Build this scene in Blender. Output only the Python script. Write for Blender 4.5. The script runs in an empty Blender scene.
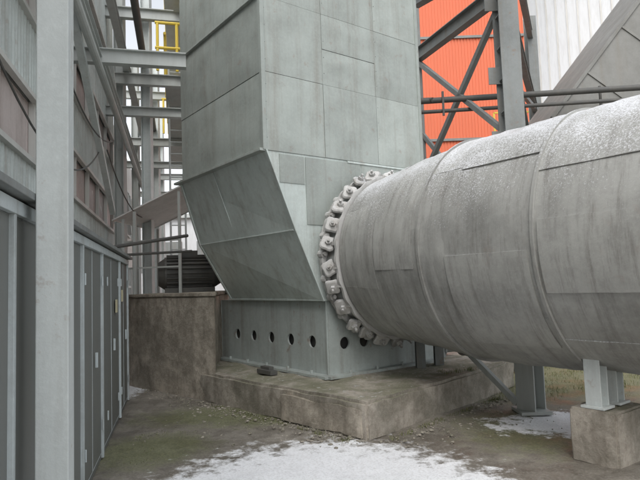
import bpy, math, random, bmesh
from mathutils import Vector, Matrix, noise
random.seed(7)
S=bpy.context.scene
COL=S.collection

# ------------------------------------------------------------------ materials
def nt_new(name):
    m=bpy.data.materials.new(name); m.use_nodes=True
    nt=m.node_tree; b=nt.nodes['Principled BSDF']
    return m,nt,b
def N(nt,t,**k):
    n=nt.nodes.new(t)
    for a,v in k.items(): setattr(n,a,v)
    return n
def noise_n(nt,scale,detail=3,rough=.6,mapscale=None,vec=None,full=False):
    n=N(nt,'ShaderNodeTexNoise'); n.inputs['Scale'].default_value=scale
    n.inputs['Detail'].default_value=detail; n.inputs['Roughness'].default_value=rough
    if vec is None:
        g=N(nt,'ShaderNodeNewGeometry'); vec=g.outputs['Position']
    if mapscale:
        mp=N(nt,'ShaderNodeMapping'); mp.inputs['Scale'].default_value=mapscale
        nt.links.new(vec,mp.inputs['Vector']); vec=mp.outputs['Vector']
    nt.links.new(vec,n.inputs['Vector'])
    return n.outputs['Fac']
def ramp(nt,fac,a,b,c0=(0,0,0,1),c1=(1,1,1,1)):
    r=N(nt,'ShaderNodeValToRGB'); e=r.color_ramp.elements
    if a>b: a,b,c0,c1=b,a,c1,c0
    e[0].position=a; e[1].position=b
    e[0].color=c0; e[1].color=c1
    nt.links.new(fac,r.inputs['Fac']); return r.outputs['Color']
def mix(nt,fac,a,b,mode='MIX'):
    m=N(nt,'ShaderNodeMix',data_type='RGBA',blend_type=mode)
    if isinstance(fac,(int,float)): m.inputs[0].default_value=fac
    else: nt.links.new(fac,m.inputs[0])
    for i,v in ((6,a),(7,b)):
        if isinstance(v,tuple): m.inputs[i].default_value=(v[0],v[1],v[2],1)
        else: nt.links.new(v,m.inputs[i])
    return m.outputs[2]
def math_n(nt,op,a,b=None):
    m=N(nt,'ShaderNodeMath',operation=op)
    for i,v in ((0,a),(1,b)):
        if v is None: continue
        if isinstance(v,(int,float)): m.inputs[i].default_value=v
        else: nt.links.new(v,m.inputs[i])
    return m.outputs[0]
def bump(nt,b,h,st=.3,dist=.02):
    bn=N(nt,'ShaderNodeBump'); bn.inputs['Strength'].default_value=st; bn.inputs['Distance'].default_value=dist
    nt.links.new(h,bn.inputs['Height']); nt.links.new(bn.outputs['Normal'],b.inputs['Normal'])

def metal(name,base,dirt=(.20,.175,.14),streak=.5,rust=0.0,frost=0.0,rough=.62,blot=.5,isl=.0,simple=False,around=None,sfreq=6):
    m,nt,b=nt_new(name)
    if simple:
        n=noise_n(nt,1,3,.7,(5,5,.8))
        c=mix(nt,math_n(nt,'MULTIPLY',ramp(nt,n,.42,.7),.6*streak+.2),base,tuple(x*.6+d*.4 for x,d in zip(base,dirt)))
        nt.links.new(c,b.inputs['Base Color']); b.inputs['Roughness'].default_value=rough; return m
    bl=noise_n(nt,1.7,6,.74)
    c=mix(nt,math_n(nt,'MULTIPLY',ramp(nt,bl,.40,.64),blot),base,tuple(x*.58+d*.10 for x,d in zip(base,dirt)))
    if around:   # streaks that run round a pipe whose axis is `around`
        g=N(nt,'ShaderNodeNewGeometry'); dp=N(nt,'ShaderNodeVectorMath',operation='DOT_PRODUCT'); nt.links.new(g.outputs['Position'],dp.inputs[0]); dp.inputs[1].default_value=around
        sx0=N(nt,'ShaderNodeSeparateXYZ'); nt.links.new(g.outputs['Position'],sx0.inputs[0])
        cb=N(nt,'ShaderNodeCombineXYZ'); nt.links.new(math_n(nt,'MULTIPLY',dp.outputs['Value'],11.0),cb.inputs[0]); nt.links.new(math_n(nt,'MULTIPLY',sx0.outputs[2],1.2),cb.inputs[1])
        st=noise_n(nt,1,5,.78,vec=cb.outputs[0])
    else: st=noise_n(nt,1,4,.70,(sfreq,sfreq,.35))
    c=mix(nt,math_n(nt,'MULTIPLY',ramp(nt,st,.50,.70),streak),c,dirt)
    c=mix(nt,math_n(nt,'MULTIPLY',ramp(nt,st,.50,.30),streak*.4),c,tuple(min(1,x*1.2) for x in base))
    fine=noise_n(nt,26,3,.8)
    c=mix(nt,math_n(nt,'MULTIPLY',ramp(nt,fine,.50,.75),.28),c,tuple(min(1,x*1.3) for x in base))
    if isl:
        g=N(nt,'ShaderNodeNewGeometry')
        hsv=N(nt,'ShaderNodeHueSaturation')
        v=math_n(nt,'ADD',math_n(nt,'MULTIPLY',g.outputs['Random Per Island'],isl),1-isl*.5)
        nt.links.new(v,hsv.inputs['Value']); nt.links.new(c,hsv.inputs['Color']); c=hsv.outputs['Color']
    if rust:
        r=noise_n(nt,6.5,5,.75)
        c=mix(nt,math_n(nt,'MULTIPLY',ramp(nt,r,.60,.68),rust),c,(.20,.10,.05))
    if frost:
        g=N(nt,'ShaderNodeNewGeometry'); sx=N(nt,'ShaderNodeSeparateXYZ'); nt.links.new(g.outputs['Normal'],sx.inputs[0])
        f=noise_n(nt,60,2,.85)
        w=math_n(nt,'ADD',sx.outputs[2],math_n(nt,'MULTIPLY',math_n(nt,'SUBTRACT',f,.5),2.0))
        w=math_n(nt,'ADD',w,math_n(nt,'MULTIPLY',math_n(nt,'SUBTRACT',bl,.5),1.2))
        c=mix(nt,math_n(nt,'MULTIPLY',ramp(nt,w,.50,1.10),frost),c,(.76,.77,.80))
    nt.links.new(c,b.inputs['Base Color'])
    nt.links.new(ramp(nt,bl,.35,.7,(rough-.1,)*3+(1,),(rough+.15,)*3+(1,)),b.inputs['Roughness'])
    bump(nt,b,fine,.22,.008)
    return m

def concrete(name,base=(.43,.39,.335),moss=.45,snow=0):
    m,nt,b=nt_new(name)
    n1=noise_n(nt,1.6,5,.7); n2=noise_n(nt,9,6,.75); n3=noise_n(nt,55,2,.8)
    c=mix(nt,ramp(nt,n1,.40,.62),base,tuple(x*.52 for x in base))
    c=mix(nt,math_n(nt,'MULTIPLY',ramp(nt,n2,.46,.64),.55),c,(.17,.145,.115))
    c=mix(nt,math_n(nt,'MULTIPLY',ramp(nt,n3,.5,.7),.3),c,tuple(min(1,x*1.35) for x in base))
    st=noise_n(nt,1,3,.7,(4,4,.7))
    c=mix(nt,math_n(nt,'MULTIPLY',ramp(nt,st,.50,.66),.48),c,(.14,.12,.095))
    g=N(nt,'ShaderNodeNewGeometry'); sx=N(nt,'ShaderNodeSeparateXYZ'); nt.links.new(g.outputs['Normal'],sx.inputs[0])
    w=math_n(nt,'MULTIPLY',ramp(nt,n1,.40,.58),math_n(nt,'ADD',math_n(nt,'MULTIPLY',sx.outputs[2],.6),.2))
    c=mix(nt,math_n(nt,'MULTIPLY',w,moss),c,(.13,.155,.055))
    if snow:
        w=math_n(nt,'MULTIPLY',ramp(nt,n2,.58,.66),ramp(nt,sx.outputs[2],.6,.9))
        c=mix(nt,math_n(nt,'MULTIPLY',w,snow),c,(.7,.71,.72))
    nt.links.new(c,b.inputs['Base Color']); b.inputs['Roughness'].default_value=.92
    bump(nt,b,n2,.6,.025)
    return m

def ground_mat():
    m,nt,b=nt_new('ground_mat')
    g=N(nt,'ShaderNodeNewGeometry'); P=g.outputs['Position']
    n1=noise_n(nt,.9,5,.7); n2=noise_n(nt,5,6,.75); n3=noise_n(nt,45,3,.8)
    c=mix(nt,ramp(nt,n1,.38,.62),(.29,.265,.225),(.155,.138,.115))
    c=mix(nt,math_n(nt,'MULTIPLY',ramp(nt,n2,.46,.62),.6),c,(.10,.086,.068))
    c=mix(nt,math_n(nt,'MULTIPLY',ramp(nt,n3,.50,.66),.45),c,(.38,.36,.32))
    def ell(cx,cy,rx,ry,amp,nz):
        v=N(nt,'ShaderNodeVectorMath',operation='SUBTRACT'); nt.links.new(P,v.inputs[0]); v.inputs[1].default_value=(cx,cy,0)
        w=N(nt,'ShaderNodeVectorMath',operation='MULTIPLY'); nt.links.new(v.outputs[0],w.inputs[0]); w.inputs[1].default_value=(1/rx,1/ry,0)
        l=N(nt,'ShaderNodeVectorMath',operation='LENGTH'); nt.links.new(w.outputs[0],l.inputs[0])
        return math_n(nt,'ADD',l.outputs['Value'],math_n(nt,'MULTIPLY',math_n(nt,'SUBTRACT',nz,.5),amp))
    def mask(e,a,b_): return ramp(nt,e,a,b_,(1,1,1,1),(0,0,0,1))
    mm=None
    for e in (ell(-1.9,6.1,.8,.8,1.6,n2),ell(3.8,9.8,3.0,3.0,1.5,n2),ell(-1.2,7.6,1.6,.8,1.8,n2),ell(2.3,6.4,1.0,1.2,1.8,n2)):
        k=mask(e,.5,1.0); mm=k if mm is None else mix(nt,1.0,mm,k,'LIGHTEN')
    mossc=mix(nt,ramp(nt,n3,.35,.65),(.07,.09,.03),(.21,.22,.09))
    c=mix(nt,math_n(nt,'MULTIPLY',mm,.65),c,mossc)
    ss=None
    for e in (ell(-.05,4.35,1.66,2.0,1.3,n2),ell(-3.6,12.5,.8,5,.9,n2),ell(3.3,6.6,1.5,.6,1.6,n2)):
        k=mask(e,.80,1.14); ss=k if ss is None else mix(nt,1.0,ss,k,'LIGHTEN')
    sp=ramp(nt,n3,.32,.55)
    ss2=mix(nt,.30,ss,mix(nt,1.0,ss,sp,'MULTIPLY'))
    snowc=mix(nt,ramp(nt,n2,.35,.7),(.93,.94,.96),(.86,.87,.89))
    c=mix(nt,ss2,c,snowc)
    nt.links.new(c,b.inputs['Base Color'])
    nt.links.new(mix(nt,ss,ramp(nt,n1,.40,.60,(.9,.9,.9,1),(.38,.38,.38,1)),(.9,.9,.9)),b.inputs['Roughness'])
    bump(nt,b,n2,.7,.03)
    return m

PAX=(.602,-.799,0)
M={}
M['clad']=metal('clad_grey_green',(.36,.395,.37),streak=.38,rust=.28,blot=.5,isl=.22,rough=.45)
M['clad_body']=metal('clad_body',(.18,.19,.18),simple=True)
M['hop']=metal('hopper_paint',(.55,.61,.585),streak=.38,rust=.25,blot=.4,rough=.45)
M['box']=metal('box_paint',(.38,.42,.405),streak=.5,rust=.5,rough=.5)
M['pipe']=metal('pipe_clad',(.345,.345,.325),dirt=(.15,.14,.125),streak=.7,rust=.12,frost=.85,blot=.75,isl=.28,rough=.5,around=PAX)
M['pipe_d']=metal('pipe_under',(.18,.175,.155),simple=True)
M['lug']=metal('flange_lug',(.46,.455,.44),rust=.3,frost=.4,isl=.4)
M['dark']=metal('dark_steel',(.085,.085,.08),simple=True)
M['steel']=metal('steel_grey',(.22,.235,.23),rust=.4)
M['lsteel']=metal('gantry_paint',(.45,.475,.46),simple=True)
M['white']=metal('white_paint',(.60,.64,.63),streak=.22,rust=.3,blot=.3)
M['shed']=metal('shed_paint',(.55,.61,.62),streak=.45,rust=.35,isl=.12,rough=.5)
M['corr']=metal('corrugated_paint',(.55,.60,.58),dirt=(.26,.22,.18),streak=.5,rust=.3)
M['brown']=metal('brown_panel',(.46,.40,.38),dirt=(.22,.17,.14),streak=.5,rust=.3,isl=.3)
M['bwall']=metal('wall_render',(.58,.58,.55),simple=True)
M['orange']=metal('orange_paint',(.70,.17,.08),dirt=(.5,.14,.07),streak=.4,simple=True)
M['yellow']=metal('yellow_paint',(.78,.58,.08),streak=.2,simple=True)
M['pale']=metal('pale_tower',(.62,.64,.65),streak=.25,simple=True)  # pale far walls; the lightness also stands in for distance haze
M['black']=metal('black_shade',(.015,.015,.015),simple=True)
M['conc']=concrete('concrete_old',snow=.5)
M['conc_l']=concrete('concrete_chip',(.51,.455,.38),.25)
M['canopy']=metal('canopy_sheet',(.74,.74,.72),simple=True)
M['inc']=metal('inclined_duct_paint',(.225,.225,.21),streak=.4,isl=.15)
M['sign']=metal('sign_plate',(.65,.6,.4),simple=True)

# ------------------------------------------------------------------ geometry
class B:
    def __init__(s): s.v=[]; s.f=[]
    def add(s,vs,fs):
        o=len(s.v); s.v+= [tuple(v) for v in vs]; s.f+=[tuple(i+o for i in f) for f in fs]
    def obox(s,c,X,Y,Z):
        c,X,Y,Z=map(Vector,(c,X,Y,Z)); vs=[c+X*i+Y*j+Z*k for k in(-1,1) for j in(-1,1) for i in(-1,1)]
        fs=[(0,2,3,1),(4,5,7,6),(0,1,5,4),(2,6,7,3),(0,4,6,2),(1,3,7,5)]
        if X.cross(Y).dot(Z)<0: fs=[f[::-1] for f in fs]
        s.add(vs,fs)
    def beam(s,p0,p1,w,h,up=(0,0,1)):
        p0,p1,up=Vector(p0),Vector(p1),Vector(up); d=(p1-p0); 
        if abs(d.normalized().dot(up))>.98: up=Vector((0,1,0))
        x=d.cross(up).normalized(); z=x.cross(d).normalized()
        s.obox((p0+p1)/2,x*w/2,d/2,z*h/2)
    def hbeam(s,p0,p1,w,h,t=.014,up=(0,0,1)):
        p0,p1,up=Vector(p0),Vector(p1),Vector(up); d=p1-p0
        if abs(d.normalized().dot(up))>.98: up=Vector((0,1,0))
        x=d.cross(up).normalized(); z=x.cross(d).normalized(); c=(p0+p1)/2
        s.obox(c,x*t/2,d/2,z*(h/2-t))
        for k in(-1,1): s.obox(c+z*k*(h/2-t/2),x*w/2,d/2,z*t/2)
    def cyl(s,p0,p1,r0,r1=None,n=16,caps=True):
        if r1 is None:r1=r0
        p0,p1=Vector(p0),Vector(p1); d=(p1-p0).normalized(); up=Vector((0,0,1)) if abs(d.z)<.95 else Vector((1,0,0))
        x=d.cross(up).normalized(); y=d.cross(x).normalized()
        vs=[];fs=[]
        for p,r in((p0,r0),(p1,r1)):
            for i in range(n):
                a=2*math.pi*i/n; vs.append(p+x*r*math.cos(a)+y*r*math.sin(a))
        for i in range(n): fs.append((i,n+i,n+(i+1)%n,(i+1)%n))
        if caps: fs.append(tuple(range(n))); fs.append(tuple(range(2*n-1,n-1,-1)))
        s.add(vs,fs)
    def prism(s,poly,z0,z1):
        n=len(poly); vs=[(p[0],p[1],z0) for p in poly]+[(p[0],p[1],z1) for p in poly]
        s.add(vs,[tuple(range(n-1,-1,-1)),tuple(range(n,2*n))]+[(i,(i+1)%n,n+(i+1)%n,n+i) for i in range(n)])
    def panel(s,o,U,V,t=.01,wob=.006,n=7,rivets=None):
        o,U,V=Vector(o),Vector(U),Vector(V); Nn=U.cross(V).normalized(); sd=random.random()*100
        vs=[];fs=[]
        for j in range(n+1):
            for i in range(n+1):
                a,b=i/n,j/n; e=min(a,1-a,b,1-b)
                k=min(1,e*5)
                h=t+ wob*k*(1.2*noise.noise(Vector((a*2.2+sd,b*2.2,sd)))+.3)
                h=max(h,.004)
                vs.append(o+U*a+V*b+Nn*h)
        m=n+1
        for j in range(n):
            for i in range(n): fs.append((j*m+i,j*m+i+1,(j+1)*m+i+1,(j+1)*m+i))
        k=len(vs)
        ring=[i for i in range(m)]+[j*m+n for j in range(1,m)]+[n*m+i for i in range(n-1,-1,-1)]+[j*m for j in range(n-1,0,-1)]
        low=[Vector(vs[i])-Nn*(t+.004) for i in ring]; vs+=low
        R=len(ring)
        for i in range(R): fs.append((ring[i],k+i,k+(i+1)%R,ring[(i+1)%R]))
        s.add(vs,fs)
def mesh(name,b,mat,parent=None,smooth=False,bev=0,loc=None):
    me=bpy.data.meshes.new(name); me.from_pydata(b.v,[],b.f); me.materials.append(mat); me.update()
    bm=bmesh.new(); bm.from_mesh(me); bmesh.ops.recalc_face_normals(bm,faces=bm.faces)
    bm.to_mesh(me); bm.free()
    ob=bpy.data.objects.new(name,me); COL.objects.link(ob)
    if smooth:
        for p in me.polygons: p.use_smooth=True
        try: me.set_sharp_from_angle(angle=math.radians(35))
        except Exception: pass
    if bev:
        md=ob.modifiers.new('bev','BEVEL'); md.width=bev; md.segments=2; md.limit_method='ANGLE'
    if parent: ob.parent=parent
    return ob
def empty(name):
    e=bpy.data.objects.new(name,None); COL.objects.link(e); e.empty_display_size=.2; return e

# ------------------------------------------------------------------ ground
def axis(dl,dh,st):
    L=[x for x in [-400,-150,-60,-30] if x<dl]
    x=dl
    while x<dh: L.append(x); x+=st
    L+= [dh]+[x for x in (30,60,150,400) if x>dh]
    return L
xs=axis(-6,7,.09); ys=axis(1,16,.11)
b=B(); 
for y in ys:
    for x in xs:
        near=1 if(-7<x<8 and 0<y<17) else 0
        z=near*(.030*noise.noise(Vector((x*.9,y*.9,3)))+.012*noise.noise(Vector((x*4,y*4,7)))+.006*noise.noise(Vector((x*12,y*12,1))))
        b.v.append((x,y,z-.01))
W=len(xs)
for j in range(len(ys)-1):
    for i in range(W-1): b.f.append((j*W+i,j*W+i+1,(j+1)*W+i+1,(j+1)*W+i))
mesh('ground',b,ground_mat(),smooth=True)

# ------------------------------------------------------------------ fan casing and duct tower frame
O=Vector((.07,7.77,0)); a=Vector((-.602,.799,0)); bb=Vector((.799,.602,0)); p=-a; Z=Vector((0,0,1))
def L3(s,l,z): return O+bb*s+a*l+Z*z
duct=empty('vertical_flue_duct')
S0,S1,LL,ZT,TOP=-.935,2.03,2.65,3.46,8.6
bd=B(); bd.obox(L3((S0+S1)/2,LL/2,(ZT+TOP)/2),bb*(S1-S0)/2,a*LL/2,Z*(TOP-ZT)/2); mesh('core',bd,M['clad_body'],duct)
pn=B(); rv=B()
def rivrow(o,U,Nn,num):
    o,U,Nn=Vector(o),Vector(U),Vector(Nn)
    for i in range(num):
        c=o+U*(i+.5)/num; rv.cyl(c,c+Nn*.018,.006,.004,6)
zr=[3.46,4.52,5.56,6.6,7.6,TOP]
sc=[S0,.05,1.07,S1]
g=.003
for k in range(len(zr)-1):
    h=zr[k+1]-zr[k]
    for i in range(3):
        w=sc[i+1]-sc[i]; off=random.uniform(.008,.02)
        if k%2==0 or i!=1:
            pn.panel(L3(sc[i]+g,0,zr[k]+g),bb*(w-2*g),Z*(h-2*g),off,.020,11)
        else:
            pn.panel(L3(sc[i]+g,0,zr[k]+g),bb*(w-2*g),Z*(h*.5-2*g),off,.018,9); pn.panel(L3(sc[i]+g,0,zr[k]+h*.5+g),bb*(w-2*g),Z*(h*.5-2*g),off+.005,.018,9)
        rivrow(L3(sc[i]+.03,0,zr[k]+.05),Z*(h-.1),p,4)
    lc=[0,1.35,LL] if k else [0,LL]
    for i in range(len(lc)-1):
        w=lc[i+1]-lc[i]; off=random.uniform(.008,.02)
        pn.panel(L3(S0,lc[i+1]-g,zr[k]+g),-a*(w-2*g),Z*(h-2*g),off,.022,11)
        rivrow(L3(S0,lc[i]+.03,zr[k]+.05),Z*(h-.1),-bb,4)
    pn.panel(L3(S1,g,zr[k]+g),a*(LL-2*g),Z*(h-2*g),.01)
mesh('cladding',pn,M['clad'],duct,smooth=True); mesh('rivets',rv,M['clad_body'],duct)
tr=B(); hz=(TOP-ZT)/2; mz=(TOP+ZT)/2
tr.obox(L3(S0-.012,0,mz),bb*.03,a*.03,Z*hz)
tr.obox(L3(S0-.035,LL/2+.08,ZT),bb*.055,a*(LL/2+.1),Z*.018)
tr.obox(L3(S0-.025,LL/2+.05,5.58),bb*.035,a*(LL/2),Z*.012)
tr.obox(L3(S1,0,mz),bb*.03,a*.03,Z*hz)
tr.obox(L3((S0+S1)/2,LL/2,TOP+.02),bb*1.55,a*1.4,Z*.02)
mesh('trim',tr,M['clad'],duct,bev=.004)

fan=empty('fan_casing')
# flat sloping plates: (height, inset at front edge, inset at back edge)
prof=[(3.46,0,0),(2.42,.42,.33),(1.45,.86,.92)]
hb=B(); LB=LL*1.02
for k in range(len(prof)-1):
    (z1,f1,b1),(z0,f0,b0)=prof[k],prof[k+1]
    hb.add([L3(S0+f0,0,z0),L3(S0+f1,0,z1),L3(S0+b1,LB,z1),L3(S0+b0,LB,z0)],[(0,1,2,3)])
    hb.add([L3(S0+f0,0,z0),L3(S1,0,z0),L3(S1,0,z1),L3(S0+f1,0,z1)],[(0,1,2,3)])
    hb.add([L3(S0+b0,LB,z0),L3(S1,LB,z0),L3(S1,LB,z1),L3(S0+b1,LB,z1)],[(3,2,1,0)])
    hb.add([L3(S1,0,z0),L3(S1,LB,z0),L3(S1,LB,z1),L3(S1,0,z1)],[(0,1,2,3)])
ho=mesh('hopper_shell',hb,M['hop'],fan)
bm=bmesh.new(); bm.from_mesh(ho.data); bmesh.ops.remove_doubles(bm,verts=bm.verts,dist=.001); bmesh.ops.recalc_face_normals(bm,faces=bm.faces)
bm.to_mesh(ho.data); bm.free()
hs=B()
for k in range(len(prof)-1):
    (z1,f1,b1),(z0,f0,b0)=prof[k],prof[k+1]
    hs.beam(L3(S0+f0,-.02,z0),L3(S0+f1,-.02,z1),.045,.02,up=(.8,.6,0))
    hs.beam(L3(S0+b0-.02,LB,z0),L3(S0+b1-.02,LB,z1),.05,.02,up=(.8,.6,0))
hs.beam(L3(-.05,-.02,1.47),L3(-.03,LL*1.05,1.47),.07,.03)
hs.beam(L3(-.0,-.02,1.47),L3(S1,-.02,1.47),.05,.03)
hs.beam(L3(.45,-.008,3.44),L3(S1,-.008,3.44),.03,.03)
# lap seams on the sloping plate
hs.beam(L3(S0+.42-.006,.0,2.42),L3(S0+.33-.006,LB,2.42),.018,.030,up=(.8,.6,0))
hs.beam(L3(S0+.385,1.55,2.42),L3(S0+.0,1.55,3.44),.030,.012,up=(.8,.6,.3))
mesh('edge_strips',hs,M['hop'],fan,bev=.003)
hp=B()
hp.panel(L3(-.30,0,2.5),bb*1.0,Z*.93,.012); hp.panel(L3(.72,0,2.9),bb*1.28,Z*.53,.008); hp.panel(L3(-.72,0,3.05),bb*.40,Z*.38,.010,n=4)
mesh('hopper_patch_plates',hp,M['clad'],fan,smooth=True)

def holeplate(b,o,U,V,Nn,w,h,cz,r,n=20,depth=.03):
    o,U,V,Nn=map(Vector,(o,U,V,Nn)); c=(w/2,cz)
    out=[];inn=[];inn2=[]
    angs=sorted(set([2*math.pi*i/n for i in range(n)]+[math.atan2(y-c[1],x-c[0])%(2*math.pi) for x in(0,w) for y in(0,h)]))
    for t in angs:
        dx,dy=math.cos(t),math.sin(t); k=1e9
        if dx>1e-9:k=min(k,(w-c[0])/dx)
        if dx<-1e-9:k=min(k,(0-c[0])/dx)
        if dy>1e-9:k=min(k,(h-c[1])/dy)
        if dy<-1e-9:k=min(k,(0-c[1])/dy)
        out.append(o+U*(c[0]+dx*k)+V*(c[1]+dy*k)); q=o+U*(c[0]+dx*r)+V*(c[1]+dy*r); inn.append(q); inn2.append(q-Nn*depth)
    m=len(angs); vs=out+inn+inn2; fs=[]
    for i in range(m):
        j=(i+1)%m; fs.append((i,j,m+j,m+i)); fs.append((m+i,m+j,2*m+j,2*m+i))
    b.add(vs,fs)
zb,zt=.4,1.45; hh=zt-zb; bx=B()
for i in range(5):
    l=.111+.55*i; holeplate(bx,L3(0,l,zb),a,Z,-bb,.55,hh,.47,.088)
def q4(b,o,U,V): o,U,V=map(Vector,(o,U,V)); b.add([o,o+U,o+U+V,o+V],[(0,1,2,3)])
q4(bx,L3(0,0,zb),a*.111,Z*hh); q4(bx,L3(0,2.861,zb),a*.34,Z*hh)
for i in range(5): holeplate(bx,L3(.105+.36*i,0,zb),bb,Z,p,.36,hh,.45,.085)
q4(bx,L3(0,0,zb),bb*.105,Z*hh); q4(bx,L3(1.905,0,zb),bb*.2,Z*hh)
q4(bx,L3(2.105,0,zb),a*3.2,Z*hh); q4(bx,L3(0,3.2,zb),bb*2.105,Z*hh); q4(bx,L3(0,0,zt),a*3.2,bb*2.105)
mesh('base_box',bx,M['box'],fan)
iv=B(); iv.obox(L3(1.05,1.6,zb+hh/2),bb*1.0,a*1.54,Z*(hh/2-.01)); mesh('base_box_shade_block',iv,M['black'],fan)  # solid black block behind the holes, painting the unlit hollow dark
bs=B()
bs.obox(L3(-.05,1.6,zb+.02),bb*.09,a*1.68,Z*.02); bs.obox(L3(1.05,-.05,zb+.021),bb*1.14,a*.09,Z*.02)
for l in (0.02,3.18): bs.obox(L3(-.01,l,zb+hh/2),bb*.012,a*.012,Z*hh/2)
for l in (.3,.9,1.5,2.1,2.7): bs.cyl(L3(-.09,l,zb+.03),L3(-.09,l,zb+.085),.022,.022,6)
for q in (.3,.8,1.3): bs.cyl(L3(q,-.09,zb+.03),L3(q,-.09,zb+.085),.022,.022,6)
mesh('base_flanges',bs,M['box'],fan,bev=.003)

# ------------------------------------------------------------------ big horizontal pipe
pipe=empty('horizontal_gas_duct')
F=Vector((.90,8.40,2.045)); nn=bb
def rad(d):
    if d<.45: return 1.13
    if d<2.0: return 1.13+.19*(d-.45)/1.55
    return 1.32
def PP(d,t,r): return F+p*d+Z*(r*math.cos(t))-nn*(r*math.sin(t))
def shell(b,d0,d1,t0,t1,off,nd=14,nt=None,thick=.04,wob=.018):
    nt=nt or max(3,int((t1-t0)/math.radians(3.0))); sd=random.random()*50; vs=[];fs=[]
    for j in range(nd+1):
        for i in range(nt+1):
            u,v=i/nt,j/nd; e=.30+.70*min(1,min(u,1-u,v,1-v)*6); d=d0+(d1-d0)*v; t=t0+(t1-t0)*u
            wv=noise.noise(Vector((t*3+sd,d*2.2,sd)))*1.0+.8*noise.noise(Vector((t*2.5,d*9,sd)))
            vs.append(PP(d,t,rad(d)+off+wob*e*wv))
    m=nt+1
    for j in range(nd):
        for i in range(nt): fs.append((j*m+i,j*m+i+1,(j+1)*m+i+1,(j+1)*m+i))
    ring=[(0,i) for i in range(nt+1)]+[(j,nt) for j in range(1,nd+1)]+[(nd,i) for i in range(nt-1,-1,-1)]+[(j,0) for j in range(nd-1,0,-1)]
    k=len(vs)
    for (j,i) in ring:
        d=d0+(d1-d0)*j/nd; t=t0+(t1-t0)*i/nt; vs.append(PP(d,t,rad(d)+off-thick))
    R=len(ring)
    for q in range(R):
        A=ring[q];C=ring[(q+1)%R]; fs.append((A[0]*m+A[1],C[0]*m+C[1],k+(q+1)%R,k+q))
    b.add(vs,fs)
core=B()
core.cyl(F,F+p*.45,1.08,1.08,64,False)
for i in range(8):
    d0,d1=.45+1.55*i/8,.45+1.55*(i+1)/8; core.cyl(F+p*d0,F+p*d1,rad(d0)-.018,rad(d1)-.018,96,False)
core.cyl(F+p*2.0,F+p*16,1.300,1.300,96,True)
mesh('duct_body',core,M['pipe_d'],pipe,smooth=True)
sh=B(); segs=[.45,1.15,2.0,2.34,3.35,4.7,6.1,7.5,8.9,10.3,11.7,13.1,14.5,16]
for k in range(len(segs)-1):
    d0,d1=segs[k],segs[k+1]
    st=math.radians([8,30,52,52,63,46,20,45,70,30,55,12,40][k]); npn=5 if k>1 else 7; da=2*math.pi/npn
    for i in range(npn):
        base=random.uniform(0,.014)
        shell(sh,d0-.008,d1+.018,st+da*i-.006,st+da*(i+1)+.006,base)
rd_=math.radians
for (d0,d1,t0,t1) in ((2.36,3.30,95,140),(3.42,4.65,84,112),(2.45,3.37,34,54),(1.2,1.9,70,100),(4.9,5.9,60,95)):
    shell(sh,d0,d1,rd_(t0),rd_(t1),.021,wob=.008)
mesh('cladding_sheets',sh,M['pipe'],pipe,smooth=True)
bn=B()
for d,w in((2.01,.03),(3.37,.03),(4.72,.03),(6.1,.03)): shell(bn,d-w/2,d+w/2,0,2*math.pi,.030,nd=2,nt=96,wob=.004,thick=.03)
mesh('strap_bands',bn,M['pipe'],pipe,smooth=True)
fl=B()
def ringb(b,d0,d1,ro,ri,n=96,wav=0):
    vs=[];fs=[]
    for i in range(n):
        t=2*math.pi*i/n; w=wav*math.sin(t*28)
        for d,r in((d0,ri),(d0,ro+w),(d1,ro+w),(d1,ri)): vs.append(PP(d,t,r))
    for i in range(n):
        j=(i+1)%n
        for k in range(4): fs.append((i*4+k,i*4+(k+1)%4,j*4+(k+1)%4,j*4+k))
    b.add(vs,fs)
ringb(fl,.02,.06,1.17,1.0,224,0); ringb(fl,.12,.16,1.22,1.0,224,.012); ringb(fl,.37,.41,1.18,1.0,224,.01)
mesh('flange_rings',fl,M['lug'],pipe,smooth=True)
fm=B(); ringb(fm,.16,.37,1.14,1.0,224,.02); mesh('expansion_joint',fm,M['steel'],pipe,smooth=True)
lg=B(); nL=26
for i in range(nL):
    t=2*math.pi*(i+random.uniform(-.15,.15))/nL; rr=1.20+random.uniform(-.025,.025)
    rd=(PP(0,t,2)-PP(0,t,1)); tg=p.cross(rd).normalized(); dd=random.uniform(-.03,.03)
    ax=(rd*random.uniform(.5,.9)+p*random.uniform(.3,.8)+tg*random.uniform(-.35,.35)).normalized()
    c=PP(.27+dd,t,rr)
    R0_=random.uniform(.098,.125)
    x_=ax.cross(tg).normalized(); y_2=ax.cross(x_).normalized(); nseg=20; prof_=[(-.05,.80),(-.03,1.0),(.0,1.0),(.018,.85),(.022,.6)]
    vs=[];fs=[]
    ph=random.random()*6
    for hgt,sc2 in prof_:
        for q in range(nseg):
            th=2*math.pi*q/nseg; r_=R0_*sc2*(1+.13*math.cos(4*th+ph)); vs.append(c+ax*hgt+x_*r_*math.cos(th)+y_2*r_*math.sin(th))
    for k in range(len(prof_)-1):
        for q in range(nseg): fs.append((k*nseg+q,k*nseg+(q+1)%nseg,(k+1)*nseg+(q+1)%nseg,(k+1)*nseg+q))
    fs.append(tuple(range(nseg))[::-1]); fs.append(tuple(range((len(prof_)-1)*nseg,len(prof_)*nseg)))
    lg.add(vs,fs)
    lg.cyl(c+ax*.02,c+ax*.065,.046,.042,6); lg.cyl(c+ax*.06,c+ax*.11,.018,.018,8)
    c2=PP(.12+dd*.5,t+.12,1.20); lg.cyl(c2-p*.02,c2+p*.06,.055,.05,10); lg.cyl(c2+p*.05,c2+p*.10,.03,.03,6)
    lg.beam(c-ax*.06,PP(.40,t,1.14),.07,.05)
mesh('clamp_lugs',lg,M['lug'],pipe,smooth=True)

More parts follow.
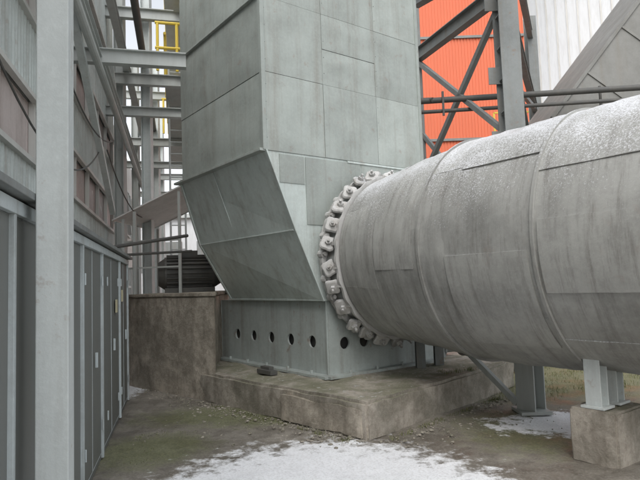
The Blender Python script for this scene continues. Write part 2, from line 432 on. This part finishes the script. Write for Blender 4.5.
# ------------------------------------------------------------------ supports under pipe
def rough_block(name,b,mat,parent=None,amp=.012,bev=.02,seed=0,chip=2):
    ob=mesh(name,b,mat,parent)
    bm=bmesh.new(); bm.from_mesh(ob.data)
    if bev: bmesh.ops.bevel(bm,geom=bm.edges[:],offset=bev,segments=2,affect='EDGES')
    for _ in range(40):
        ed=[e for e in bm.edges if e.calc_length()>.12]
        if not ed: break
        bmesh.ops.subdivide_edges(bm,edges=ed,cuts=1,use_grid_fill=True)
        bmesh.ops.triangulate(bm,faces=[f for f in bm.faces if len(f.verts)>4])
        if len(bm.verts)>25000: break
    bm.normal_update()
    for v in bm.verts:
        q=v.co*3.2+Vector((seed,0,0)); h=noise.noise(q)*amp+noise.noise(q*3)*amp*.35
        ch=noise.noise(v.co*2.2+Vector((seed,5,0)))
        if ch>.35: h-=amp*(ch-.35)*chip
        v.co+=v.normal*h
    for f in bm.faces: f.smooth=True
    bm.to_mesh(ob.data); bm.free()
    ob.data.set_sharp_from_angle(angle=math.radians(40))
    return ob
sc_=empty('pipe_support_column')
s=B(); cx,cy=2.57,7.15
s.hbeam((cx,cy,.02),(cx,cy,.92),.26,.24,.02,up=(.799,.602,0)); s.obox((cx,cy,.02),(.19,0,0),(0,.19,0),(0,0,.02))
s.beam((cx-.15,cy+.05,.1),(cx-.9,cy+1.1,1.1),.07,.07)
mesh('column',s,M['lsteel'],sc_,bev=.004)
ps=empty('pipe_saddle_pedestal')
s=B(); qx,qy=2.63,5.35
s.obox((qx,qy,.22),bb*.29,a*.22,Z*.25); rough_block('concrete_footing',s,M['conc'],ps,seed=3)
s=B()
for e in(-.17,.13):
    c=Vector((qx,qy,0))+bb*e
    s.hbeam(c+Z*.48,c+Z*(1.08+(.05 if e<0 else 0)),.15,.14,.014,up=(.799,.602,0)); s.obox(c+Z*.485,bb*.10,a*.11,Z*.012)
mesh('saddle_legs',s,M['white'],ps,bev=.004)

# ------------------------------------------------------------------ concrete plinth
pl=empty('concrete_plinth')
s=B(); s.prism([(.44,6.16),(2.32,8.12),(3.0,9.0),(-.3,12.0),(-2.4,9.25)],-.05,.4)
rough_block('slab',s,M['conc'],pl,amp=.026,bev=.035,seed=11)
s=B(); s.prism([(.41,6.17),(.64,6.40),(.35,6.75),(-.50,7.28),(-.60,7.23)],-.04,.36)
rough_block('spalled_corner',s,M['conc_l'],pl,amp=.04,bev=.05,seed=23,chip=4)
s=B(); 
s.obox(L3(-.45,.9,.45),a*.19,bb*.06,Z*.03); s.obox(L3(-.42,.95,.50),a*.12,bb*.04,Z*.02)
mesh('steel_scrap',s,M['dark'],None,bev=.004)
blk=empty('concrete_motor_foundation')
s=B(); s.prism([(-1.62,8.46),(-1.82,9.6),(-1.9,11.9),(-2.95,12.1),(-3.9,10.6),(-3.14,9.80)],-.05,1.56)
rough_block('foundation',s,M['conc_l'],blk,amp=.014,bev=.02,seed=5)
s=B(); s.prism([(-1.59,8.43),(-1.79,9.6),(-1.9,11.95),(-2.95,12.15),(-3.95,10.6),(-3.15,9.77)],1.555,1.61)
rough_block('cap',s,M['conc_l'],blk,amp=.008,bev=.012,seed=8)

mo=empty('electric_motor'); s=B()
c0=Vector((-3.0,10.75,1.97)); c1=Vector((-2.12,11.0,1.97)); ax=(c1-c0).normalized(); pr=Vector((-ax.y,ax.x,0))
s.cyl(c0,c1,.32,.32,32); s.cyl(c0-ax*.12,c0,.22,.30,32); s.cyl(c1,c1+ax*.18,.29,.18,32); s.cyl(c1+ax*.18,c1+ax*.65,.06,.06,12)
for i in range(24):
    t=2*math.pi*i/24; r_=pr*math.cos(t)+Z*math.sin(t); s.obox((c0+c1)/2+r_*.335,ax*.42,ax.cross(r_)*.006,r_*.03)
s.obox((c0+c1)/2+Z*.38,ax*.16,pr*.12,Z*.06)
s.obox((c0+c1)/2-Z*.32,ax*.46,pr*.34,Z*.05); s.obox((c0+c1)/2-Z*.26,ax*.36,pr*.2,Z*.08)
mesh('motor_body',s,M['dark'],mo,bev=.005)
s=B(); s.cyl((-1.8,11.0,1.95),(-1.6,11.05,1.95),.33,.33,24); s.obox((-1.75,11,1.75),(.1,0,0),(0,.26,0),(0,0,.2)); mesh('coupling_guard',s,M['dark'],mo,bev=.01)
ca=empty('motor_canopy'); s=B()
A=[Vector((-3.95,10.6,3.02)),Vector((-2.25,10.2,3.70)),Vector((-2.0,12.3,3.70)),Vector((-3.8,12.6,3.02))]
s.panel(A[0],A[1]-A[0],A[3]-A[0],.02,.01); mesh('roof_sheet',s,M['canopy'],ca)
s=B()
for q,zt_ in(((-3.75,10.65),3.05),((-3.45,10.4),3.15),((-2.6,10.35),3.5),((-3.6,12.4),3.02)): s.beam((q[0],q[1],1.6),(q[0],q[1],zt_),.05,.05)
s.beam((-3.75,10.65,2.6),(-2.6,10.35,2.6),.04,.04); s.beam((-3.75,10.65,2.1),(-2.6,10.35,2.1),.03,.03)
mesh('posts',s,M['lsteel'],ca)

# ------------------------------------------------------------------ left shed and building
D=Vector((-.247,.969,0)); n_=Vector((-.969,-.247,0))
W0=Vector((-.778,0,0))
def WL(t,q,z): return W0+D*t+n_*q+Z*z
TE=9.08
shd=empty('metal_shed')
s=B(); s.obox(WL((TE-3)/2,.36,1.08),D*((TE+3)/2),n_*.33,Z*1.08); mesh('body',s,M['clad_body'],shd)
s=B(); t=TE; ws=[.62,.62,.9,.9,.62,.62,1.0,1.0,1.2,1.2]
for w in ws:
    t-=w
    s.panel(WL(t+w-.006,.03,.06),-D*(w-.012),Z*2.02,random.uniform(.012,.022),.012,9)
mesh('door_leaves',s,M['shed'],shd,smooth=True)
s=B(); s.obox(WL((TE-3)/2+.03,.28,2.19),D*((TE+3)/2+.06),n_*.33,Z*.02)
mesh('roof_sheet',s,M['steel'],shd,bev=.004)
s=B()
s.obox(WL((TE-3)/2,.018,2.12),D*((TE+3)/2),n_*.02,Z*.035)
for t in (TE-.02,TE-1.24,TE-3.04,TE-4.28,TE-6.3): s.obox(WL(t,.020,1.05),D*.020,n_*.016,Z*1.04)
for t in (TE-.62,TE-2.14,TE-3.66):
    for zz in(.35,1.8): 
        for e in(-.55,.55): s.cyl(WL(t+e,.005,zz-.05),WL(t+e,.005,zz+.05),.009,.009,8)
    s.obox(WL(t+.09,.002,1.05),D*.01,n_*.012,Z*.07)
mesh('frames_and_hinges',s,M['shed'],shd,bev=.003)
s=B()
for t,z_ in((TE-1.75,1.5),(TE-1.0,1.62)): s.obox(WL(t,.006,z_),D*.07,n_*.006,Z*.08)
mesh('sign_plates',s,M['sign'],shd)

bld=empty('industrial_building')
q0=.62; T0,T1=-6,13.4; BH=8.4
s=B(); s.obox(WL((T0+T1)/2,q0+3.1,BH/2),D*((T1-T0)/2),n_*3.0,Z*BH/2); mesh('wall_core',s,M['bwall'],bld)
co=B(); br=B(); fr=B()
def corr(b,t0,t1,z0,z1,q,per=.1,amp=.022):
    n=int((t1-t0)/per); vs=[];fs=[]
    for i in range(n+1):
        for k,(dt,dq) in enumerate(((0,0),(.3,0),(.5,-amp),(.8,-amp))):
            for zz in(z0,z1): vs.append(WL(t0+(i+dt)*per,q+dq,zz))
    for i in range(len(vs)//2-1): fs.append((2*i,2*i+2,2*i+3,2*i+1))
    b.add(vs,fs)
zs=[2.1,3.0,3.66,4.45,5.1,6.0,6.7,BH]
for k in range(len(zs)-1):
    if k%2==0: corr(co,T0,T1,zs[k],zs[k+1],q0+.06)
    else:
        t=T0
        while t<T1-.1:
            br.panel(WL(min(t+1.2,T1)-.01,q0+.09,zs[k]+.02),-D*1.16,Z*(zs[k+1]-zs[k]-.04),.005,.006,4); fr.obox(WL(t,q0+.06,(zs[k]+zs[k+1])/2),D*.02,n_*.03,Z*(zs[k+1]-zs[k])/2); t+=1.2
    fr.obox(WL((T0+T1)/2,q0+.02,zs[k]),D*(T1-T0)/2,n_*.03,Z*.025)
mesh('corrugated_bands',co,M['corr'],bld); mesh('panel_bands',br,M['brown'],bld); mesh('rails_and_mullions',fr,M['bwall'],bld)
s=B(); s.obox(WL(22,q0+3.4,3.4),D*8.4,n_*2.9,Z*3.4); mesh('rear_wing',s,M['bwall'],bld)
s=B(); f_=B()
for i in range(6):
    for j in range(2):
        c=WL(15+i*2.5,q0+.49,1.7+j*2.9); s.obox(c,D*.7,n_*.02,Z*.8)
        c=WL(15+i*2.5,q0+.46,1.7+j*2.9)
        for e in(-.72,0,.72): f_.obox(c+D*e,D*.04,n_*.03,Z*.84)
        for e in(-.84,.1,.84): f_.obox(c+Z*e,D*.76,n_*.026,Z*.035)
mesh('rear_windows',s,M['steel'],bld); mesh('rear_window_frames',f_,M['white'],bld)

fc=empty('painted_steel_column'); s=B()
c=Vector((-1.39,2.93,0)); s.obox(c+Z*4.2,D*.078,n_*.078,Z*4.2); s.obox(c+Z*.01,D*.12,n_*.105,Z*.012)
mesh('shaft',s,M['white'],fc,bev=.006)

ga=empty('steel_pipe_gantry'); s=B(); w_=B(); y_=B(); d_=B()
for t,q in((12.2,-.0),(12.2,.55),(17.5,.0),(17.5,.6),(23,.0)):
    (w_ if q==0 else s).hbeam(WL(t,q-.15,0),WL(t,q-.15,9),.2,.2,.015,up=(1,0,0))
s.hbeam(WL(7.5,.55,4.8),WL(7.5,-.9,4.8),.12,.2,.014)
for z_,hh_ in((6.15,.24),(5.45,.2),(7.6,.24)):
    for t in(12.0,17.3,22.8): s.hbeam(WL(t,.7,z_),WL(t,-2.2,z_),.14,hh_,.016)
for q,z_,h in((-.26,4.87,.16),(-.26,6.4,.20),(-1.3,7.8,.2)):
    s.hbeam(WL(2 if q>-1 else 11,q+.5,z_),WL(26,q+.5,z_),.12,h,.014)
w_.beam(WL(4.4,.38,5.9),WL(10.5,.38,3.1),.09,.09); w_.beam(WL(10.5,.40,5.9),WL(14.5,.40,3.1),.09,.09)
for k,(q,z_,r) in enumerate(((.2,4.6,.05),(-.1,6.6,.07))): (s if k==0 else d_).cyl(WL(3 if k<1 else 9,q,z_),WL(26,q,z_),r,r,12)
for zz in(6.35,8.3):
    s.obox(WL(17,-.95,zz-.03),D*4.6,n_*.42,Z*.03)
    for q in(-1.36,-.54):
        for e in(.5,1.05): y_.cyl(WL(12.4,q,zz+e),WL(21.6,q,zz+e),.034,.034,8)
        for i in range(9): y_.cyl(WL(12.5+i*1.13,q,zz),WL(12.5+i*1.13,q,zz+1.05),.03,.03,8)
for t in(11.8,16.8):
    for e in(.5,1.05): y_.cyl(WL(t,-.35,6.3+e),WL(t,-1.6,6.3+e),.034,.034,8)
    for q in(-.4,-.8,-1.2): y_.cyl(WL(t,q,6.3),WL(t,q,7.35),.032,.032,8)
for i in range(9): s.obox(WL(16.2-i*.32,-1.75,4.4+i*.23),D*.15,n_*.34,Z*.015)
for q in(-1.4,-2.1):
    s.beam(WL(16.4,q,4.25),WL(13.4,q,6.4),.05,.2); y_.beam(WL(16.4,q,5.2),WL(13.4,q,7.35),.045,.045); y_.beam(WL(16.4,q,4.75),WL(13.4,q,6.9),.03,.03)
    for i in range(4): y_.cyl(WL(16.2-i*.9,q,4.4+i*.64),WL(16.2-i*.9,q,5.4+i*.64),.022,.022,8)
for q in(-.95,-.6): w_.cyl(WL(13.6,q,0),WL(13.6,q,7.3),.025,.025,8)
for i in range(24): w_.cyl(WL(13.6,-.95,.3+i*.29),WL(13.6,-.6,.3+i*.29),.014,.014,6)
mesh('girders',s,M['lsteel'],ga); mesh('posts_and_braces',w_,M['white'],ga); mesh('handrails',y_,M['yellow'],ga); mesh('pipes',d_,M['dark'],ga,smooth=True)
cd=empty('conduit_pipes'); s=B()
s.cyl((-3.2,8.6,2.36),(-2.35,9.9,2.62),.03,.03,10); s.cyl(WL(3,.2,2.27),(-3.2,8.6,2.36),.03,.03,10); s.cyl((-3.25,8.9,2.25),(-2.3,10.0,2.35),.022,.022,8)
mesh('tubes',s,M['dark'],cd,smooth=True)
s=B(); 
def cable(P0,P1,sag,r=.011,n=14):
    P0,P1=Vector(P0),Vector(P1); pts=[P0.lerp(P1,i/n)-Z*sag*4*(i/n)*(1-i/n) for i in range(n+1)]
    for i in range(n): s.cyl(pts[i],pts[i+1],r,r,6)
cable(WL(4,.5,3.5),WL(9,.4,3.9),.6); cable(WL(5,.45,4.6),WL(10,.3,4.3),.5); cable(WL(9,.3,3.9),WL(12,-.1,3.2),.3)
mesh('hanging_cable',s,M['dark'],cd)
fb=empty('distant_workshop'); s=B(); s.obox((-9,38,3),(9,0,0),(0,4,0),(0,0,3)); mesh('walls',s,M['pale'],fb)
s=B()
for i in range(7): s.obox((-16+i*2.3,33.97,3.6),(.7,0,0),(0,.02,0),(0,0,.9))
mesh('windows',s,M['steel'],fb)
s=B(); s.obox((-9,33.9,6.05),(9.2,0,0),(0,.2,0),(0,0,.12)); s.obox((-8,33.9,1.2),(1,0,0),(0,.03,0),(0,0,1.2)); mesh('eaves_and_door',s,M['lsteel'],fb)

# ------------------------------------------------------------------ right background
sf=empty('steel_support_frame'); s=B(); d_=B()
C1=Vector((3.56,10,0)); C2=Vector((2.45,13,0)); C4=Vector((7.0,17.5,0))
s.hbeam(C1,C1+Z*10,.36,.36,.03,up=(0,1,0)); 
for i in range(16): s.obox(C1+Vector((0,0,.5+i*.6)),(.15,0,0),(0,.13,0),(0,0,.012))
s.hbeam(C2,C2+Z*10,.2,.2,.02,up=(0,1,0)); s.hbeam(C4,C4+Z*10,.3,.3,.02)
for z_ in(3.0,7.0,9.4): s.hbeam(C1+Z*z_,C2+Z*z_,.18,.3,.02); s.hbeam(C1+Z*z_,C4+Z*z_,.16,.3,.02)
s.beam(C1+Z*4.2,C2+Z*6.9,.1,.1); s.beam(C2+Z*4.0,C1+Z*6.9,.1,.1); s.beam(C1+Z*5.3,C4+Z*7,.1,.1); s.beam(C4+Z*4,C1+Z*6.8,.08,.08)
s.hbeam((2.2,11.5,7.6),(3.4,8.6,7.1),.2,.26,.02)
s.beam(C2+Z*5.2,(3.3,12,3.5),.09,.09)
for z_ in(4.2,5.4,6.8): s.obox(C1+Z*z_+Vector((-.2,.1,0)),(.14,0,0),(0,.01,0),(0,0,.16))
mesh('members',s,M['steel'],sf,bev=.003)
op=empty('overhead_pipes')
d_.cyl((1.9,11.3,5.35),(9.5,10.6,5.35),.06,.06,14); d_.cyl((1.9,11.3,5.12),(9.5,10.6,5.12),.04,.04,12); d_.cyl((1.7,12,5.6),(2.4,11.2,5.35),.05,.05,10)
for x in(2.6,4.2,5.8): d_.beam((x,11.15,5.0),(x,11.15,5.5),.04,.04)
mesh('pipe_runs',d_,M['dark'],op,smooth=True)
idt=empty('inclined_duct'); s=B()
poly=[(4.0,3.82),(4.94,4.97),(8.5,9.34),(11,7.3),(7,2.4)]
vs=[(x,11.5,z) for x,z in poly]+[(x,14.2,z) for x,z in poly]; n=5
s.add(vs,[tuple(range(n)),tuple(range(2*n-1,n-1,-1))]+[(i,n+i,n+(i+1)%n,(i+1)%n) for i in range(n)])
mesh('shell',s,M['inc'],idt)
s=B(); u=Vector((.632,0,.775)); vdir=Vector((.775,0,-.632)); o=Vector((4.94,11.5,4.97))
for i in range(5):
    q=o+u*(i*1.25); s.beam(q,q+vdir*3.2,.05,.05,up=(0,1,0)); 
s.beam(o,o+u*5.6,.07,.07,up=(0,1,0))
s.hbeam((7.5,12.8,0),(7.5,12.8,3.6),.25,.25,.02)
mesh('stiffeners',s,M['inc'],idt,bev=.004)
ob_=empty('orange_building'); s=B(); s.obox((6.3,25.05,6.8),(2.2,0,0),(0,3.05,0),(0,0,6.8)); mesh('walls',s,M['orange'],ob_)
s=B()
for i in range(36): s.obox((4.13+i*.125,21.985,6.8),(.02,0,0),(0,.012,0),(0,0,6.8))
mesh('cladding_ribs',s,M['orange'],ob_)
s=B()
for z_ in(3.1,7.2,11.4): s.obox((6.3,21.95,z_),(2.22,0,0),(0,.04,0),(0,0,.05))
s.obox((6.3,25,13.7),(2.4,0,0),(0,3.2,0),(0,0,.1)); mesh('girts_and_roof',s,M['steel'],ob_)
s=B(); s.obox((16,32,4),(6,0,0),(0,3,0),(0,0,4)); s.obox((16,28.9,8.1),(6.2,0,0),(0,.2,0),(0,0,.2)); mesh('annex',s,M['orange'],ob_)
yl=empty('yellow_stair_rail'); s=B()
for z_ in(6.2,6.7,7.2): s.beam((6.0,18.5,z_),(8.2,18.5,z_),.05,.05)
for i in range(6): s.beam((6.0+i*.44,18.5,5.7),(6.0+i*.44,18.5,7.2),.05,.05)
mesh('rails',s,M['yellow'],yl)
s=B(); s.obox((7.1,18.9,5.68),(1.2,0,0),(0,.5,0),(0,0,.04)); 
for x in(6.0,8.2): s.beam((x,18.9,0),(x,18.9,5.65),.15,.15)
mesh('landing',s,M['steel'],yl)
ct=empty('cooling_tower'); s=B(); n=48; H=[(0,8.5),(6,7.6),(12,6.9),(18,6.5),(24,6.4),(30,6.7),(34,7.1)]
vs=[];fs=[]
for z_,r in H:
    for i in range(n):
        t=2*math.pi*i/n; vs.append((25+r*math.cos(t),50+r*math.sin(t),z_))
for k in range(len(H)-1):
    for i in range(n): fs.append((k*n+i,k*n+(i+1)%n,(k+1)*n+(i+1)%n,(k+1)*n+i))
s.add(vs,fs); mesh('shell',s,M['pale'],ct,smooth=True)
s=B()
for i in range(n):
    t=2*math.pi*i/n
    for k in range(len(H)-1):
        (z0,r0),(z1,r1)=H[k],H[k+1]; s.beam((25+r0*math.cos(t),50+r0*math.sin(t),z0),(25+r1*math.cos(t),50+r1*math.sin(t),z1),.12,.12,up=(math.cos(t),math.sin(t),0))
mesh('ribs',s,M['bwall'],ct)
vv=empty('drain_valve_unit'); s=B()
s.cyl((1.9,9.6,.0),(1.9,9.6,.75),.16,.16,16); s.cyl((1.9,9.6,.75),(1.9,9.6,.8),.24,.24,16); s.cyl((1.4,9.4,.55),(2.7,10.0,.55),.11,.11,14)
for e in(0,.5,1.0): s.cyl(Vector((1.5,9.45,.55))+Vector((.9,.42,0))*e,Vector((1.54,9.47,.55))+Vector((.9,.42,0))*e,.2,.2,16)
s.obox((2.9,10.1,.3),(.25,.1,0),(-.1,.25,0),(0,0,.3))
mesh('body',s,M['steel'],vv,bev=.005)
lp=empty('casing_leg_posts'); s=B()
for q in(1.45,1.85): c=L3(q,-.32,0); s.hbeam(c+Z*.4,c+Z*.98,.13,.13,.012)
mesh('posts',s,M['steel'],lp)

# ------------------------------------------------------------------ gravel + grass
def ico(b,c,r):
    t=1.618; vs=[(-1,t,0),(1,t,0),(-1,-t,0),(1,-t,0),(0,-1,t),(0,1,t),(0,-1,-t),(0,1,-t),(t,0,-1),(t,0,1),(-t,0,-1),(-t,0,1)]
    fs=[(0,11,5),(0,5,1),(0,1,7),(0,7,10),(0,10,11),(1,5,9),(5,11,4),(11,10,2),(10,7,6),(7,1,8),(3,9,4),(3,4,2),(3,2,6),(3,6,8),(3,8,9),(4,9,5),(2,4,11),(6,2,10),(8,6,7),(9,8,1)]
    b.add([Vector(c)+Vector((v[0]*random.uniform(.6,1.2),v[1]*random.uniform(.6,1.2),v[2]*random.uniform(.3,.7)))*r/1.9 for v in vs],fs)
gb=B()
for i in range(1300):
    k=random.random()
    if k<.5:
        u=random.random(); q=Vector((.44,6.16)).lerp(Vector((-3.1,9.8)),u)+Vector((-.7,-.7))*abs(random.gauss(0,.2))
    elif k<.75:
        u=random.random(); q=Vector((.5,6.1)).lerp(Vector((2.4,8.1)),u)+Vector((.7,-.7))*abs(random.gauss(0,.3))
    else: q=Vector((random.uniform(-2.2,3.2),random.uniform(6.1,8.5)))
    ico(gb,(q[0],q[1],.0),random.choice([.008,.010,.014,.026 if random.random()<.4 else .01]))
mesh('gravel',gb,M['conc'])
gm,nt,bs_=nt_new('grass_mat'); g_=noise_n(nt,8,3,.6); nt.links.new(mix(nt,g_,(.06,.09,.025),(.22,.21,.09)),bs_.inputs['Base Color']); bs_.inputs['Roughness'].default_value=.8
gr=B()
def tuft(x,y,z,r,h,n):
    for i in range(n):
        an=random.uniform(0,6.28); rr=r*math.sqrt(random.random()); px,py=x+rr*math.cos(an),y+rr*math.sin(an); hh=h*random.uniform(.4,1); l=random.uniform(0,6.28); w=.003
        dx,dy=math.cos(l)*hh*.5,math.sin(l)*hh*.5; sx,sy=-math.sin(l)*w,math.cos(l)*w
        gr.add([(px-sx,py-sy,z),(px+sx,py+sy,z),(px+dx*.4+sx*.7,py+dy*.4+sy*.7,z+hh*.65),(px+dx*.4-sx*.7,py+dy*.4-sy*.7,z+hh*.65),(px+dx,py+dy,z+hh)],[(0,1,2,3),(3,2,4)])
for i in range(110): tuft(random.uniform(2.4,5.5),random.uniform(7.9,11.5),-.01,.2,.06,30)
for i in range(26):
    u=random.random(); q=Vector((.55,6.15)).lerp(Vector((2.35,8.05)),u); tuft(q[0]+.06,q[1]-.06,-.01,.07,.05,18)
for i in range(26):
    u=random.random(); q=Vector((.3,6.2)).lerp(Vector((-1.8,8.55)),u); tuft(q[0]-.06,q[1]-.06,-.01,.06,.04,14)
for i in range(10): tuft(random.uniform(1.6,2.2),random.uniform(7.7,8.1),.4,.06,.06,14)
for i in range(12): tuft(random.uniform(-2.3,-1.5),random.uniform(5.6,6.8),-.01,.10,.03,16)
mesh('grass',gr,gm)

# ------------------------------------------------------------------ light, world, camera
w=bpy.data.worlds.new("World"); S.world=w; w.use_nodes=True; nt=w.node_tree
bg=nt.nodes['Background']; sky=nt.nodes.new('ShaderNodeTexSky'); sky.sky_type='NISHITA'; sky.sun_disc=False
el,rot=math.radians(52),math.radians(190)
sky.sun_elevation=el; sky.sun_rotation=rot; sky.dust_density=3; sky.air_density=1.2
hs=nt.nodes.new('ShaderNodeHueSaturation'); hs.inputs['Saturation'].default_value=.22; hs.inputs['Value'].default_value=1.85
nt.links.new(sky.outputs[0],hs.inputs['Color']); nt.links.new(hs.outputs[0],bg.inputs['Color']); bg.inputs['Strength'].default_value=.15
sl=bpy.data.lights.new('sun','SUN'); sl.energy=.7; sl.angle=math.radians(45); sl.color=(1,.985,.965)
so=bpy.data.objects.new('sun',sl); COL.objects.link(so)
dirv=Vector((math.sin(rot)*math.cos(el),math.cos(rot)*math.cos(el),math.sin(el)))
so.rotation_euler=dirv.to_track_quat('Z','Y').to_euler()
cam=bpy.data.cameras.new('camera'); cam.sensor_width=36; cam.lens=31.5; cam.clip_end=1500; cam.clip_start=.05
co_=bpy.data.objects.new('camera',cam); COL.objects.link(co_); S.camera=co_
th=math.atan(.0767); Fw=Vector((0,math.cos(th),math.sin(th))); U0=Vector((0,-math.sin(th),math.cos(th))); R0=Vector((1,0,0))
r=(R0-.035*U0).normalized(); u=(U0+.035*R0).normalized()
mt=Matrix((( r.x,u.x,-Fw.x,0),(r.y,u.y,-Fw.y,0),(r.z,u.z,-Fw.z,1.7),(0,0,0,1))); co_.matrix_world=mt
S.view_settings.view_transform='Standard'; S.view_settings.look='None'; S.view_settings.exposure=0
